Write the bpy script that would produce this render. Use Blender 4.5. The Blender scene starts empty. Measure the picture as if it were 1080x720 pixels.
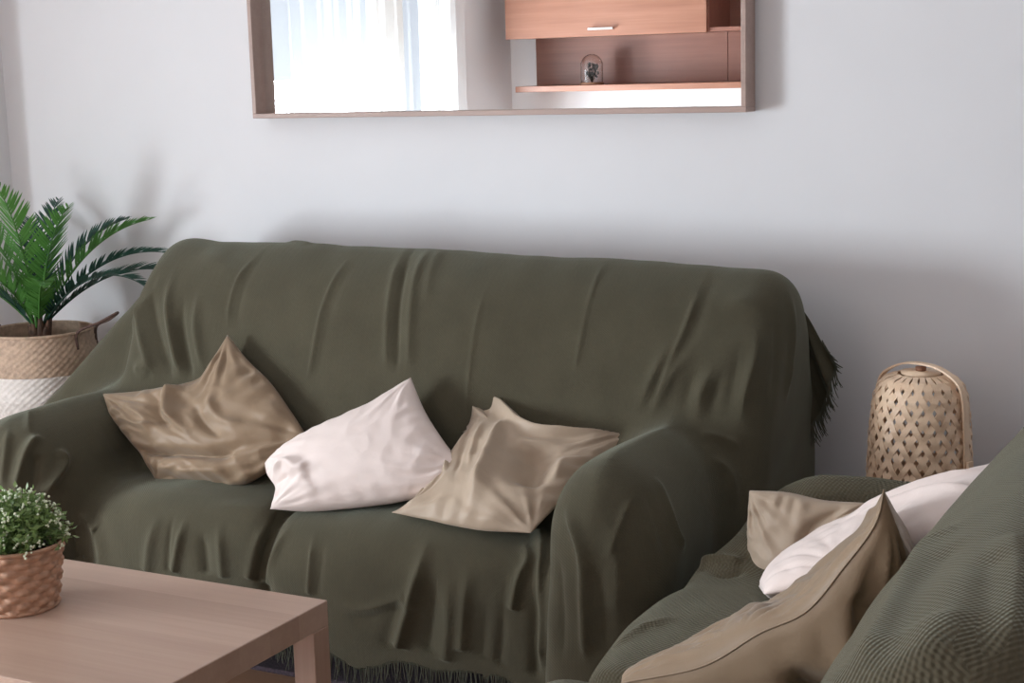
import bpy, math, random
import numpy as np
from mathutils import Vector, Matrix
from math import sin, cos, pi, radians

S = bpy.context.scene
COL = S.collection

# ------------------------------------------------------------------ camera
def rot_axes(yaw, pitch, roll):
    y, p, r = map(radians, (yaw, pitch, roll))
    fw = np.array([-sin(y)*cos(p), cos(y)*cos(p), -sin(p)])
    rt = np.array([cos(y), sin(y), 0.0]); up = np.cross(rt, fw)
    return cos(r)*rt+sin(r)*up, -sin(r)*rt+cos(r)*up, fw
rt, up, fw = rot_axes(28.05, 9.7, -1.576)
cd = bpy.data.cameras.new('camera'); cam = bpy.data.objects.new('camera', cd); COL.objects.link(cam)
cam.matrix_world = Matrix(((rt[0], up[0], -fw[0], 0), (rt[1], up[1], -fw[1], 0), (rt[2], up[2], -fw[2], 1.437), (0, 0, 0, 1)))
cd.sensor_fit = 'HORIZONTAL'; cd.sensor_width = 36.0; cd.lens = 36.0*1671.5/1080.0; cd.clip_start = 0.02
S.camera = cam

# ------------------------------------------------------------------ world, lights, exposure
S.view_settings.view_transform = 'Standard'; S.view_settings.look = 'None'
S.view_settings.gamma = 1.0; S.view_settings.use_curve_mapping = False
S.view_settings.exposure = 0.18
try:
    S.cycles.use_denoising = True
    S.cycles.max_bounces = 10; S.cycles.diffuse_bounces = 6; S.cycles.transparent_max_bounces = 16
    S.cycles.sample_clamp_indirect = 6.0
except Exception: pass
W = bpy.data.worlds.new('World'); S.world = W; W.use_nodes = True
W.node_tree.nodes['Background'].inputs[0].default_value = (0.80, 0.86, 1.0, 1)
W.node_tree.nodes['Background'].inputs[1].default_value = 0.70

def area(name, loc, target, sx, sy, power, color):
    l = bpy.data.lights.new(name, 'AREA'); l.shape = 'RECTANGLE'; l.size = sx; l.size_y = sy
    l.energy = power; l.color = color
    o = bpy.data.objects.new(name, l); COL.objects.link(o); o.location = loc
    d = Vector(target)-Vector(loc); o.rotation_euler = d.to_track_quat('-Z', 'Y').to_euler()
    return o
area('window_daylight', (-4.72, 0.38, 0.86), (-3.0, 0.52, 1.00), 1.3, 1.12, 212.0, (0.85, 0.935, 1.0))
area('warm_fill', (-1.95, -0.93, 2.0), (-1.2, 3.4, 0.9), 1.1, 0.9, 10.0, (1.0, 0.79, 0.69))  # added warm fill before the closed front wall, lifts the shade; no real source

# ------------------------------------------------------------------ helpers
def lnk(name, me, mats=None, parent=None, smooth=True):
    o = bpy.data.objects.new(name, me); COL.objects.link(o)
    if mats is not None:
        for m in (mats if isinstance(mats, (list, tuple)) else [mats]): me.materials.append(m)
    if parent is not None: o.parent = parent
    if smooth and len(me.polygons): me.polygons.foreach_set('use_smooth', [True]*len(me.polygons))
    return o
def mesh_np(name, V, F):
    """V (n,3) array, F list/array of polygons"""
    me = bpy.data.meshes.new(name)
    if isinstance(F, np.ndarray) and F.ndim == 2 and F.shape[1] == 4 and len(F) > 2000:
        nf = len(F); me.vertices.add(len(V)); me.vertices.foreach_set('co', np.asarray(V, np.float32).ravel())
        me.loops.add(nf*4); me.loops.foreach_set('vertex_index', F.astype(np.int32).ravel())
        me.polygons.add(nf); me.polygons.foreach_set('loop_start', np.arange(0, nf*4, 4, dtype=np.int32))
        me.update(calc_edges=True); me.validate(); return me
    F = [tuple(int(i) for i in f) for f in F] if not isinstance(F, np.ndarray) else F.tolist()
    me.from_pydata(np.asarray(V, float).tolist(), [], F); me.update()
    return me
def empty(name, loc=(0, 0, 0), rz=0.0):
    o = bpy.data.objects.new(name, None); COL.objects.link(o); o.location = loc; o.rotation_euler = (0, 0, rz)
    o.empty_display_size = 0.1
    return o
def tag(o, label=None, cat=None, group=None, kind=None):
    if label: o['label'] = label
    if cat: o['category'] = cat
    if group: o['group'] = group
    if kind: o['kind'] = kind
    return o
class MB:
    def __init__(s): s.v = []; s.f = []; s.mi = []
    def add(s, V, F, mi=0):
        b = len(s.v); s.v.extend([tuple(map(float, p)) for p in V])
        s.f.extend([tuple(b+int(i) for i in f) for f in F]); s.mi.extend([mi]*len(F))
    def box(s, a, b, bev=0.0, mi=0):
        a, b = np.array([min(a[i], b[i]) for i in range(3)], float), np.array([max(a[i], b[i]) for i in range(3)], float)
        if bev <= 0:
            V = [(x, y, z) for x in (a[0], b[0]) for y in (a[1], b[1]) for z in (a[2], b[2])]
            s.add(V, [(0, 1, 3, 2), (4, 6, 7, 5), (0, 4, 5, 1), (2, 3, 7, 6), (0, 2, 6, 4), (1, 5, 7, 3)], mi); return
        c = (a+b)/2; h = (b-a)/2; e = min(bev, *(h*0.98))
        V = []; idx = {}
        for sx in (-1, 1):
            for sy in (-1, 1):
                for sz in (-1, 1):
                    for ax in range(3):
                        p = np.array([sx, sy, sz], float)*(h-e)
                        p[ax] = (sx, sy, sz)[ax]*h[ax]
                        idx[(sx, sy, sz, ax)] = len(V); V.append(c+p)
        F = []
        for ax in range(3):
            o1, o2 = [(1, 2), (2, 0), (0, 1)][ax]
            for sg in (-1, 1):
                q = []
                for s1, s2 in ((-1, -1), (1, -1), (1, 1), (-1, 1)):
                    t = [0, 0, 0]; t[ax] = sg; t[o1] = s1; t[o2] = s2; q.append(idx[(t[0], t[1], t[2], ax)])
                F.append(q if sg > 0 else q[::-1])
        for ax in range(3):          # edges parallel to ax
            o1, o2 = [(1, 2), (2, 0), (0, 1)][ax]
            for s1 in (-1, 1):
                for s2 in (-1, 1):
                    k = []
                    for sa, which in ((-1, o1), (1, o1), (1, o2), (-1, o2)):
                        t = [0, 0, 0]; t[ax] = sa; t[o1] = s1; t[o2] = s2; k.append(idx[(t[0], t[1], t[2], which)])
                    F.append(k if s1*s2 < 0 else k[::-1])
        for sx in (-1, 1):
            for sy in (-1, 1):
                for sz in (-1, 1):
                    k = [idx[(sx, sy, sz, a_)] for a_ in range(3)]
                    F.append(k if sx*sy*sz > 0 else k[::-1])
        s.add(V, F, mi)
    def tube(s, pts, r, n=8, mi=0, cap=True, flat=1.0, upv=None):
        P = np.array(pts, float); m = len(P)
        R_ = np.full(m, r) if np.isscalar(r) else np.array(r, float)
        T = np.gradient(P, axis=0); T /= np.linalg.norm(T, axis=1)[:, None]+1e-12
        u = np.array(upv if upv is not None else ((0, 0, 1) if abs(T[0][2]) < 0.9 else (1, 0, 0)), float)
        V = []
        for i in range(m):
            a = np.cross(T[i], u); a /= np.linalg.norm(a)+1e-12; b = np.cross(a, T[i])
            if upv is None: u = b
            for k in range(n):
                th = 2*pi*k/n; V.append(P[i]+R_[i]*(cos(th)*a+flat*sin(th)*b))
        F = [(i*n+k, i*n+(k+1) % n, (i+1)*n+(k+1) % n, (i+1)*n+k) for i in range(m-1) for k in range(n)]
        if cap: F += [tuple(range(n))[::-1], tuple((m-1)*n+k for k in range(n))]
        s.add(V, F, mi)
    def lathe(s, prof, n=48, c=(0, 0, 0), mi=0, fn=None):
        V = []; m = len(prof)
        for i, (r, z) in enumerate(prof):
            for k in range(n):
                th = 2*pi*k/n; rr = r+(fn(th, z, i) if fn else 0.0)
                V.append((c[0]+rr*cos(th), c[1]+rr*sin(th), c[2]+z))
        F = [(i*n+k, i*n+(k+1) % n, (i+1)*n+(k+1) % n, (i+1)*n+k) for i in range(m-1) for k in range(n)]
        s.add(V, F, mi)
    def build(s, name, mats, parent=None, smooth=False, offset=None):
        V = np.array(s.v)
        if offset is not None: V = V-np.array(offset)
        me = mesh_np(name, V, s.f); o = lnk(name, me, mats, parent, smooth)
        if any(s.mi): me.polygons.foreach_set('material_index', s.mi)
        return o
def catmull(P, n):
    P = np.array(P, float)
    if len(P) == 2: return P[0]+(P[1]-P[0])*np.linspace(0, 1, n)[:, None]
    Q = np.vstack([2*P[0]-P[1], P, 2*P[-1]-P[-2]])
    d = np.r_[0, np.cumsum(np.linalg.norm(np.diff(P, axis=0), axis=1))]; d /= d[-1]
    out = []
    for t in np.linspace(0, 1, n):
        i = min(np.searchsorted(d, t, side='right')-1, len(P)-2); i = max(i, 0)
        u = (t-d[i])/(d[i+1]-d[i]+1e-12); p0, p1, p2, p3 = Q[i:i+4]
        out.append(0.5*((2*p1)+(-p0+p2)*u+(2*p0-5*p1+4*p2-p3)*u*u+(-p0+3*p1-3*p2+p3)*u**3))
    return np.array(out)

# ------------------------------------------------------------------ materials
def new_mat(name):
    m = bpy.data.materials.new(name); m.use_nodes = True
    nt = m.node_tree; b = nt.nodes['Principled BSDF']
    return m, nt, b
def N(nt, typ, **kw):
    n = nt.nodes.new(typ)
    for k, v in kw.items(): setattr(n, k, v)
    return n
def L(nt, a, b): nt.links.new(a, b)
def math_node(nt, op, a, b=None):
    n = N(nt, 'ShaderNodeMath', operation=op)
    for i, v in enumerate((a, b)):
        if v is None: continue
        if isinstance(v, (int, float)): n.inputs[i].default_value = v
        else: L(nt, v, n.inputs[i])
    return n.outputs[0]
def ramp(nt, fac, stops):
    r = N(nt, 'ShaderNodeValToRGB'); e = r.color_ramp.elements
    while len(e) < len(stops): e.new(0.5)
    for el, (p, c) in zip(e, stops): el.position = p; el.color = (*c, 1)
    L(nt, fac, r.inputs[0]); return r.outputs[0]
def objcoord(nt, scale=(1, 1, 1)):
    t = N(nt, 'ShaderNodeTexCoord'); m = N(nt, 'ShaderNodeMapping'); m.inputs['Scale'].default_value = scale
    L(nt, t.outputs['Object'], m.inputs[0]); return m.outputs[0]
def noise(nt, vec, scale, detail=3.0, rough=0.5):
    n = N(nt, 'ShaderNodeTexNoise'); n.inputs['Scale'].default_value = scale
    n.inputs['Detail'].default_value = detail; n.inputs['Roughness'].default_value = rough
    L(nt, vec, n.inputs['Vector']); return n.outputs['Fac']
def bump(nt, h, strength, dist, bsdf, prev=None):
    b = N(nt, 'ShaderNodeBump'); b.inputs['Strength'].default_value = strength; b.inputs['Distance'].default_value = dist
    L(nt, h, b.inputs['Height'])
    if prev is not None: L(nt, prev, b.inputs['Normal'])
    L(nt, b.outputs[0], bsdf.inputs['Normal']); return b.outputs[0]
def mat_plain(name, c, rough=0.6, metal=0.0, var=0.06, scale=30, bump_s=0.0):
    m, nt, b = new_mat(name); v = objcoord(nt); f = noise(nt, v, scale)
    lo = tuple(x*(1-var) for x in c); hi = tuple(min(1, x*(1+var)) for x in c)
    L(nt, ramp(nt, f, [(0.3, lo), (0.7, hi)]), b.inputs['Base Color'])
    b.inputs['Roughness'].default_value = rough; b.inputs['Metallic'].default_value = metal
    if bump_s: bump(nt, f, bump_s, 0.002, b)
    return m
def mat_throw(name, c, period=0.0068, strength=0.5, crinkle=1.3):
    """woven waffle cotton: a triplanar diamond weave as bump and a light colour variation"""
    m, nt, b = new_mat(name)
    t = N(nt, 'ShaderNodeTexCoord'); g = N(nt, 'ShaderNodeNewGeometry')
    sx = N(nt, 'ShaderNodeSeparateXYZ'); L(nt, t.outputs['Object'], sx.inputs[0])
    sn = N(nt, 'ShaderNodeSeparateXYZ'); L(nt, t.outputs['Normal'], sn.inputs[0])
    k = 2*pi/period
    sgn = math_node(nt, 'SIGN', math_node(nt, 'ADD', sn.outputs[1], -0.02))
    run = math_node(nt, 'SUBTRACT', sx.outputs[2], math_node(nt, 'MULTIPLY', sgn, sx.outputs[1]))
    sine = lambda q: math_node(nt, 'SINE', math_node(nt, 'MULTIPLY', q, k))
    wx = math_node(nt, 'POWER', math_node(nt, 'ABSOLUTE', sn.outputs[0]), 3.0)
    pa = math_node(nt, 'MULTIPLY', math_node(nt, 'MULTIPLY', sine(sx.outputs[0]), sine(run)), math_node(nt, 'SUBTRACT', 1.0, wx))
    pb = math_node(nt, 'MULTIPLY', math_node(nt, 'MULTIPLY', sine(sx.outputs[1]), sine(sx.outputs[2])), wx)
    h = math_node(nt, 'ADD', pa, pb)
    v = objcoord(nt); n1 = noise(nt, v, 9, 3); n2 = noise(nt, objcoord(nt, (1, 1, 0.15)), 260, 2)
    n3 = noise(nt, objcoord(nt, (1, .18, .10)), 130, 2)
    hh = math_node(nt, 'ADD', math_node(nt, 'ADD', math_node(nt, 'MULTIPLY', h, 0.5), math_node(nt, 'MULTIPLY', n3, crinkle)), math_node(nt, 'MULTIPLY', n2, 0.3*crinkle))
    mixf = math_node(nt, 'ADD', math_node(nt, 'MULTIPLY', n1, 0.6), math_node(nt, 'MULTIPLY', n2, 0.4))
    L(nt, ramp(nt, mixf, [(0.3, tuple(x*0.86 for x in c)), (0.7, tuple(x*1.12 for x in c))]), b.inputs['Base Color'])
    b.inputs['Roughness'].default_value = 0.95
    b.inputs['Sheen Weight'].default_value = 0.25; b.inputs['Sheen Roughness'].default_value = 0.5
    b.inputs['Sheen Tint'].default_value = (0.8, 0.85, 0.7, 1)
    b.inputs['Specular IOR Level'].default_value = 0.15
    bump(nt, hh, strength, 0.002, b)
    return m
def mat_cloth(name, c, rough=0.6, sheen=0.2):
    m, nt, b = new_mat(name); v = objcoord(nt); n1 = noise(nt, v, 6, 3); n2 = noise(nt, v, 700, 2)
    L(nt, ramp(nt, n1, [(0.3, tuple(x*0.93 for x in c)), (0.7, tuple(min(1, x*1.05) for x in c))]), b.inputs['Base Color'])
    b.inputs['Roughness'].default_value = rough; b.inputs['Sheen Weight'].default_value = sheen
    b.inputs['Specular IOR Level'].default_value = 0.3
    bp = bump(nt, noise(nt, v, 28, 4, 0.6), 0.22, 0.006, b)
    bump(nt, n2, 0.12, 0.001, b, bp)
    return m
def mat_wood(name, c1, c2, axis='x', rough=0.45, scale=1.0, bump_s=0.05, planks=None):
    m, nt, b = new_mat(name)
    st = {'x': (0.9, 14, 14), 'y': (14, 0.9, 14), 'z': (14, 14, 0.9)}[axis]
    v = objcoord(nt, tuple(scale*s for s in st)); f = noise(nt, v, 1.6, 5, 0.6)
    v2 = objcoord(nt, tuple(scale*s for s in {'x': (2.5, 120, 120), 'y': (120, 2.5, 120), 'z': (120, 120, 2.5)}[axis])); f2 = noise(nt, v2, 1.0, 2)
    mix = math_node(nt, 'ADD', math_node(nt, 'MULTIPLY', f, 0.75), math_node(nt, 'MULTIPLY', f2, 0.25))
    if planks:
        t = N(nt, 'ShaderNodeTexCoord'); sx = N(nt, 'ShaderNodeSeparateXYZ'); L(nt, t.outputs['Object'], sx.inputs[0])
        fl = math_node(nt, 'FLOOR', math_node(nt, 'DIVIDE', sx.outputs['xyz'.index(planks[0])], planks[1]))
        wn = N(nt, 'ShaderNodeTexWhiteNoise', noise_dimensions='1D'); L(nt, fl, wn.inputs['W'])
        mix = math_node(nt, 'ADD', math_node(nt, 'MULTIPLY', mix, 1.0-planks[2]), math_node(nt, 'MULTIPLY', wn.outputs['Value'], planks[2]))
    L(nt, ramp(nt, mix, [(0.28, c1), (0.72, c2)]), b.inputs['Base Color'])
    b.inputs['Roughness'].default_value = rough
    if bump_s: bump(nt, f2, bump_s, 0.001, b)
    return m

M = {}
M['wall'] = mat_plain('wall_paint', (0.78, 0.775, 0.79), 0.9, var=0.012, scale=4)
M['ceiling'] = mat_plain('ceiling_paint', (0.8, 0.8, 0.8), 0.9, var=0.01)
M['floor'] = mat_wood('floor_wood', (0.22, 0.115, 0.07), (0.36, 0.20, 0.125), 'x', 0.4, planks=('y', 0.12, 0.35))
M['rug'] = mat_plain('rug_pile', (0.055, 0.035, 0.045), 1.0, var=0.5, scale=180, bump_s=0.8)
M['throw'] = mat_throw('green_throw', (0.070, 0.061, 0.039), .0068, .34)
M['throw_near'] = mat_throw('green_waffle_throw', (0.078, 0.064, 0.040), .0095, .8, .25)
M['fringe'] = mat_plain('green_yarn', (0.085, 0.085, 0.06), 0.95, var=0.15, scale=90)
M['sofa_dark'] = mat_plain('sofa_upholstery', (0.03, 0.028, 0.025), 0.9)
M['beige'] = mat_cloth('beige_satin_cotton', (0.42, 0.325, 0.24), 0.5, 0.15)
M['beige_warm'] = mat_cloth('beige_brown_cotton', (0.26, 0.18, 0.113), 0.5, 0.15)
M['white'] = mat_cloth('off_white_cotton', (0.78, 0.665, 0.62), 0.65, 0.1)
M['table'] = mat_wood('pale_oak_veneer', (0.40, 0.265, 0.20), (0.53, 0.37, 0.29), 'x', 0.42, planks=('y', 0.09, 0.3))
M['table_leg'] = mat_wood('pale_oak_leg', (0.38, 0.24, 0.18), (0.47, 0.32, 0.25), 'z', 0.45)
M['mframe'] = mat_wood('mirror_frame_oak', (0.38, 0.265, 0.225), (0.47, 0.345, 0.30), 'x', 0.5)
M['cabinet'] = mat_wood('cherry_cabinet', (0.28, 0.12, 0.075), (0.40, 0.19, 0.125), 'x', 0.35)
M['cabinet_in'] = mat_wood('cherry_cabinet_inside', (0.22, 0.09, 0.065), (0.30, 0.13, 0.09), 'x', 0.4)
M['steel'] = mat_plain('brushed_steel', (0.75, 0.75, 0.76), 0.3, 1.0)
M['bamboo'] = mat_wood('bamboo_strip', (0.74, 0.52, 0.35), (0.88, 0.67, 0.48), 'z', 0.45)
M['bamboo_dark'] = mat_plain('bamboo_binding', (0.24, 0.11, 0.06), 0.6, var=0.2)
M['wicker'] = mat_plain('wicker_fibre', (0.44, 0.25, 0.16), 0.6, var=0.22, scale=60)
M['seagrass'] = mat_plain('seagrass_fibre', (0.50, 0.36, 0.26), 0.75, var=0.2, scale=70)
M['seagrass_w'] = mat_plain('white_dipped_seagrass', (0.80, 0.74, 0.69), 0.75, var=0.1, scale=70)
M['rope'] = mat_plain('dark_rope', (0.13, 0.075, 0.06), 0.8, var=0.3, scale=120)
M['soil'] = mat_plain('soil', (0.05, 0.035, 0.028), 1.0, var=0.5, scale=80, bump_s=0.5)
def mat_leaf(name, a, b_, rough=0.4):
    m, nt, b = new_mat(name); f = noise(nt, objcoord(nt), 14, 2)
    L(nt, ramp(nt, f, [(0.3, a), (0.7, b_)]), b.inputs['Base Color']); b.inputs['Roughness'].default_value = rough
    b.inputs['Transmission Weight'].default_value = 0.0
    tr = N(nt, 'ShaderNodeBsdfTranslucent'); mx = N(nt, 'ShaderNodeMixShader'); mx.inputs[0].default_value = 0.25
    tr.inputs[0].default_value = (*[min(1, x*1.6) for x in b_], 1)
    L(nt, b.outputs[0], mx.inputs[1]); L(nt, tr.outputs[0], mx.inputs[2]); L(nt, mx.outputs[0], nt.nodes['Material Output'].inputs[0])
    return m
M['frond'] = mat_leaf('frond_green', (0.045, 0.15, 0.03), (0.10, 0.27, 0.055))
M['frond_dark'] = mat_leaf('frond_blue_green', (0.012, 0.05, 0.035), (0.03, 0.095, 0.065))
M['stalk'] = mat_plain('frond_base', (0.10, 0.055, 0.035), 0.8, var=0.4, scale=60)
M['sprig'] = mat_leaf('sprig_green', (0.07, 0.13, 0.035), (0.24, 0.34, 0.12))
M['bud'] = mat_plain('bud_white', (0.72, 0.76, 0.58), 0.6, var=0.15, scale=90)
def mat_glass(name, tint=(1, 1, 1)):
    m, nt, b = new_mat(name); b.inputs['Base Color'].default_value = (*tint, 1)
    b.inputs['Roughness'].default_value = 0.02; b.inputs['Transmission Weight'].default_value = 1.0; b.inputs['IOR'].default_value = 1.45
    return m
M['glass'] = mat_glass('clear_glass')
m, nt, b = new_mat('mirror_glass'); b.inputs['Metallic'].default_value = 1.0; b.inputs['Roughness'].default_value = 0.0
b.inputs['Base Color'].default_value = (0.93, 0.945, 0.94, 1); M['mirror'] = m
m, nt, b = new_mat('sheer_curtain')
tl = N(nt, 'ShaderNodeBsdfTranslucent'); tl.inputs[0].default_value = (0.92, 0.93, 0.91, 1)
df = N(nt, 'ShaderNodeBsdfDiffuse'); df.inputs[0].default_value = (0.9, 0.9, 0.88, 1)
tp = N(nt, 'ShaderNodeBsdfTransparent'); tp.inputs[0].default_value = (1, 1, 1, 1)
m1 = N(nt, 'ShaderNodeMixShader'); m1.inputs[0].default_value = 0.4; L(nt, tl.outputs[0], m1.inputs[1]); L(nt, df.outputs[0], m1.inputs[2])
m2 = N(nt, 'ShaderNodeMixShader'); m2.inputs[0].default_value = 0.90; L(nt, m1.outputs[0], m2.inputs[1]); L(nt, tp.outputs[0], m2.inputs[2])
L(nt, m2.outputs[0], nt.nodes['Material Output'].inputs[0]); M['sheer'] = m
M['white_trim'] = mat_plain('white_lacquer', (0.8, 0.8, 0.78), 0.4, var=0.02)

# ------------------------------------------------------------------ room
XL, XR, YB, YO, ZC = -4.41, 2.3, 3.7, -1.0, 2.6
WY0, WY1, WZ0, WZ1 = -0.30, 1.36, 0.04, 2.35
def struct(name, mb, mat): return tag(mb.build(name, mat), kind='structure')
b = MB(); b.box((XL-.3, YO-.2, -.1), (XR+.2, YB+.2, 0)); struct('floor', b, M['floor'])
b = MB(); b.box((XL-.3, YO-.2, ZC), (XR+.2, YB+.2, ZC+.1)); struct('ceiling', b, M['ceiling'])
b = MB(); b.box((XL-.3, YB, 0), (XR+.2, YB+.15, ZC)); struct('wall_back', b, M['wall'])
b = MB(); b.box((XL-.3, YO-.15, 0), (XR+.2, YO, ZC)); struct('wall_front', b, M['wall'])
b = MB(); b.box((XR, YO, 0), (XR+.15, YB, ZC)); struct('wall_right', b, M['wall'])
b = MB()
b.box((XL-.2, YO, 0), (XL, WY0, ZC)); b.box((XL-.2, WY1, 0), (XL, YB, ZC))
b.box((XL-.2, WY0, 0), (XL, WY1, WZ0)); b.box((XL-.2, WY0, WZ1), (XL, WY1, ZC)); struct('wall_left', b, M['wall'])
b = MB(); b.box((XL, 3.42, 0), (-3.745, YB, ZC)); struct('trim_1', b, M['wall'])
b = MB()
for y, wd_ in ((WY0, .06), (.06, .26), (WY1-.06, .06)): b.box((XL-.14, y, WZ0), (XL-.08, y+wd_, WZ1))
b.box((XL-.14, WY0, WZ0), (XL-.08, WY1, WZ0+.06)); b.box((XL-.14, WY0, WZ1-.06), (XL-.08, WY1, WZ1))
struct('window_1', b, M['white_trim'])
b = MB(); b.box((-3.74, YB-.012, 0), (XR, YB, .07)); struct('baseboard_back', b, M['white_trim'])
# rug under the sofa
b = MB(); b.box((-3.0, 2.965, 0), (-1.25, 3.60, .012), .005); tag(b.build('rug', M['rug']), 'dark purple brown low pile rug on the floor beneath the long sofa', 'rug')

# ------------------------------------------------------------------ surface nets + sculpting
def surface_nets(F, org, h):
    nx, ny, nz = F.shape
    C = np.zeros((nx-1, ny-1, nz-1, 3), np.float32); K = np.zeros((nx-1, ny-1, nz-1), np.float32)
    sg = F < 0; quads = []
    for ax in range(3):
        a = [slice(None)]*3; c = [slice(None)]*3; a[ax] = slice(0, -1); c[ax] = slice(1, None)
        A = F[tuple(a)]; Bv = F[tuple(c)]; X = sg[tuple(a)] != sg[tuple(c)]
        I = np.argwhere(X); t = (A[X]/(A[X]-Bv[X])).astype(np.float32)
        P = I.astype(np.float32); P[:, ax] += t
        o1, o2 = [(1, 2), (2, 0), (0, 1)][ax]
        dims = np.array(F.shape)
        ok = (I[:, o1] > 0) & (I[:, o1] < dims[o1]-1) & (I[:, o2] > 0) & (I[:, o2] < dims[o2]-1)
        I = I[ok]; P = P[ok]; ins = sg[tuple(a)][X][ok]
        cells = []
        for d1, d2 in ((-1, -1), (0, -1), (0, 0), (-1, 0)):
            J = I.copy(); J[:, o1] += d1; J[:, o2] += d2; cells.append(J)
            np.add.at(C, (J[:, 0], J[:, 1], J[:, 2]), P); np.add.at(K, (J[:, 0], J[:, 1], J[:, 2]), 1)
        flat = [np.ravel_multi_index((J[:, 0], J[:, 1], J[:, 2]), K.shape) for J in cells]
        Q = np.stack(flat, 1); Q[~ins] = Q[~ins][:, ::-1]; quads.append(Q)
    act = K.ravel() > 0; idx = -np.ones(act.size, np.int64); idx[act] = np.arange(act.sum())
    V = C.reshape(-1, 3)[act]/K.ravel()[act][:, None]*h+np.array(org)
    Q = idx[np.vstack(quads)]
    return V.astype(float), Q
def edges_of(Q):
    return np.vstack([Q[:, [0, 1]], Q[:, [1, 2]], Q[:, [2, 3]], Q[:, [3, 0]]])
def laplace(V, Q, it, lam=0.5):
    E = edges_of(Q); n = len(V); i = np.r_[E[:, 0], E[:, 1]]; j = np.r_[E[:, 1], E[:, 0]]
    deg = np.bincount(i, minlength=n)+1e-9
    for _ in range(it):
        Av = np.stack([np.bincount(i, V[j, k], n) for k in range(3)], 1)/deg[:, None]
        V = V+lam*(Av-V)
    return V
def subdivide(V, Q):
    E = np.sort(edges_of(Q), axis=1); key = E[:, 0]*len(V)+E[:, 1]
    u, first, inv = np.unique(key, return_index=True, return_inverse=True)
    mid = (V[E[first, 0]]+V[E[first, 1]])/2; n, m, f = len(V), len(u), len(Q)
    e = (n+inv).reshape(4, f).T; c = n+m+np.arange(f)
    Vn = np.vstack([V, mid, V[Q].mean(1)])
    Qn = np.vstack([np.stack([Q[:, k], e[:, k], c, e[:, k-1]], 1) for k in range(4)])
    return Vn, Qn
def vnormals(V, Q):
    fn = np.cross(V[Q[:, 2]]-V[Q[:, 0]], V[Q[:, 3]]-V[Q[:, 1]]); n = np.zeros_like(V)
    for k in range(4):
        for a in range(3): n[:, a] += np.bincount(Q[:, k], fn[:, a], len(V))
    return n/(np.linalg.norm(n, axis=1)[:, None]+1e-12)
def poly_dist(V, P):
    """distance of every point to polyline P and the parameter 0..1 along it"""
    P = np.array(P, float); best = np.full(len(V), 1e9); par = np.zeros(len(V))
    ln = np.linalg.norm(np.diff(P, axis=0), axis=1); cum = np.r_[0, np.cumsum(ln)]; tot = cum[-1]+1e-12
    for i in range(len(P)-1):
        d = P[i+1]-P[i]; t = np.clip(((V-P[i])@d)/(d@d+1e-12), 0, 1)
        q = np.linalg.norm(V-P[i]-t[:, None]*d, axis=1); m = q < best
        best[m] = q[m]; par[m] = (cum[i]+t[m]*ln[i])/tot
    return best, par
def strokes_field(V, strokes, dim=3):
    H = np.zeros(len(V))
    for amp, w, pts, *rest in strokes:
        tp = rest[0] if rest else 0.25          # taper length at both ends (fraction)
        P = catmull(pts, max(8, 4*len(pts))) if len(pts) > 2 else np.array(pts, float)
        box = np.all((V > P.min(0)-4.5*w) & (V < P.max(0)+4.5*w), axis=1); ib = np.where(box)[0]
        if not len(ib): continue
        d, t = poly_dist(V[ib], P)
        ta, tb = tp if isinstance(tp, tuple) else (tp, tp)      # fade-in and fade-out lengths
        e = np.minimum(np.clip(t/max(ta, 1e-3), 0, 1), np.clip((1-t)/max(tb, 1e-3), 0, 1))
        e = e*e*(3-2*e)
        x = d/w; H[ib] += amp*e*(0.55*np.exp(-x*x)+0.45*np.exp(-1.5*(np.sqrt(x*x+.03)-.17))*np.clip((4.4-x)/2, 0, 1))
    return H
def waves(P, seed, freq, n=10, stretch=(1, 1, 1)):
    r = np.random.RandomState(seed); H = np.zeros(len(P))
    for _ in range(n):
        k = r.normal(size=P.shape[1])*freq/np.array(stretch)[:P.shape[1]]; H += np.sin(P@k+r.uniform(0, 6.28))
    return H/math.sqrt(n)

def rbox(X, Y, Z, c, hf, r):
    qx, qy, qz = abs(X-c[0])-hf[0]+r, abs(Y-c[1])-hf[1]+r, abs(Z-c[2])-hf[2]+r
    return np.sqrt(np.maximum(qx, 0)**2+np.maximum(qy, 0)**2+np.maximum(qz, 0)**2)+np.minimum(np.maximum(qx, np.maximum(qy, qz)), 0)-r
def smin(a, b, k):
    h = np.maximum(k-abs(a-b), 0)/k; return np.minimum(a, b)-h*h*k*0.25
def smax(a, b, k): return -smin(-a, -b, k)

def fringe(name, pts, parent, length=0.045, step=0.006, seed=1, out=(0, 0, 0), mat=None, r=0.0011):
    """hanging yarn ends along a hem"""
    rnd = random.Random(seed); b = MB(); P = np.array(pts, float)
    d = np.r_[0, np.cumsum(np.linalg.norm(np.diff(P, axis=0), axis=1))]; n = int(d[-1]/step)
    for i in range(n):
        t = (i+rnd.random()*0.6)/n*d[-1]; p = np.array([np.interp(t, d, P[:, k]) for k in range(3)])
        l = length*rnd.uniform(0.7, 1.2); sx, sy = rnd.uniform(-.35, .35), rnd.uniform(-.25, .25)
        q = [p+np.array([0, 0, 0.006]), p+np.array([sx*l*.4+out[0]*l*.4, sy*l*.4+out[1]*l*.4, -l*.5+out[2]*l*.4]), p+np.array([sx*l+out[0]*l, sy*l+out[1]*l, -l+out[2]*l])]
        b.tube(catmull(q, 5), [r*1.3, r*1.2, r, r, r*.6], 4, cap=False)
    o = b.build(name, mat or M['fringe'], parent, True); o['kind'] = 'stuff'; return o

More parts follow.
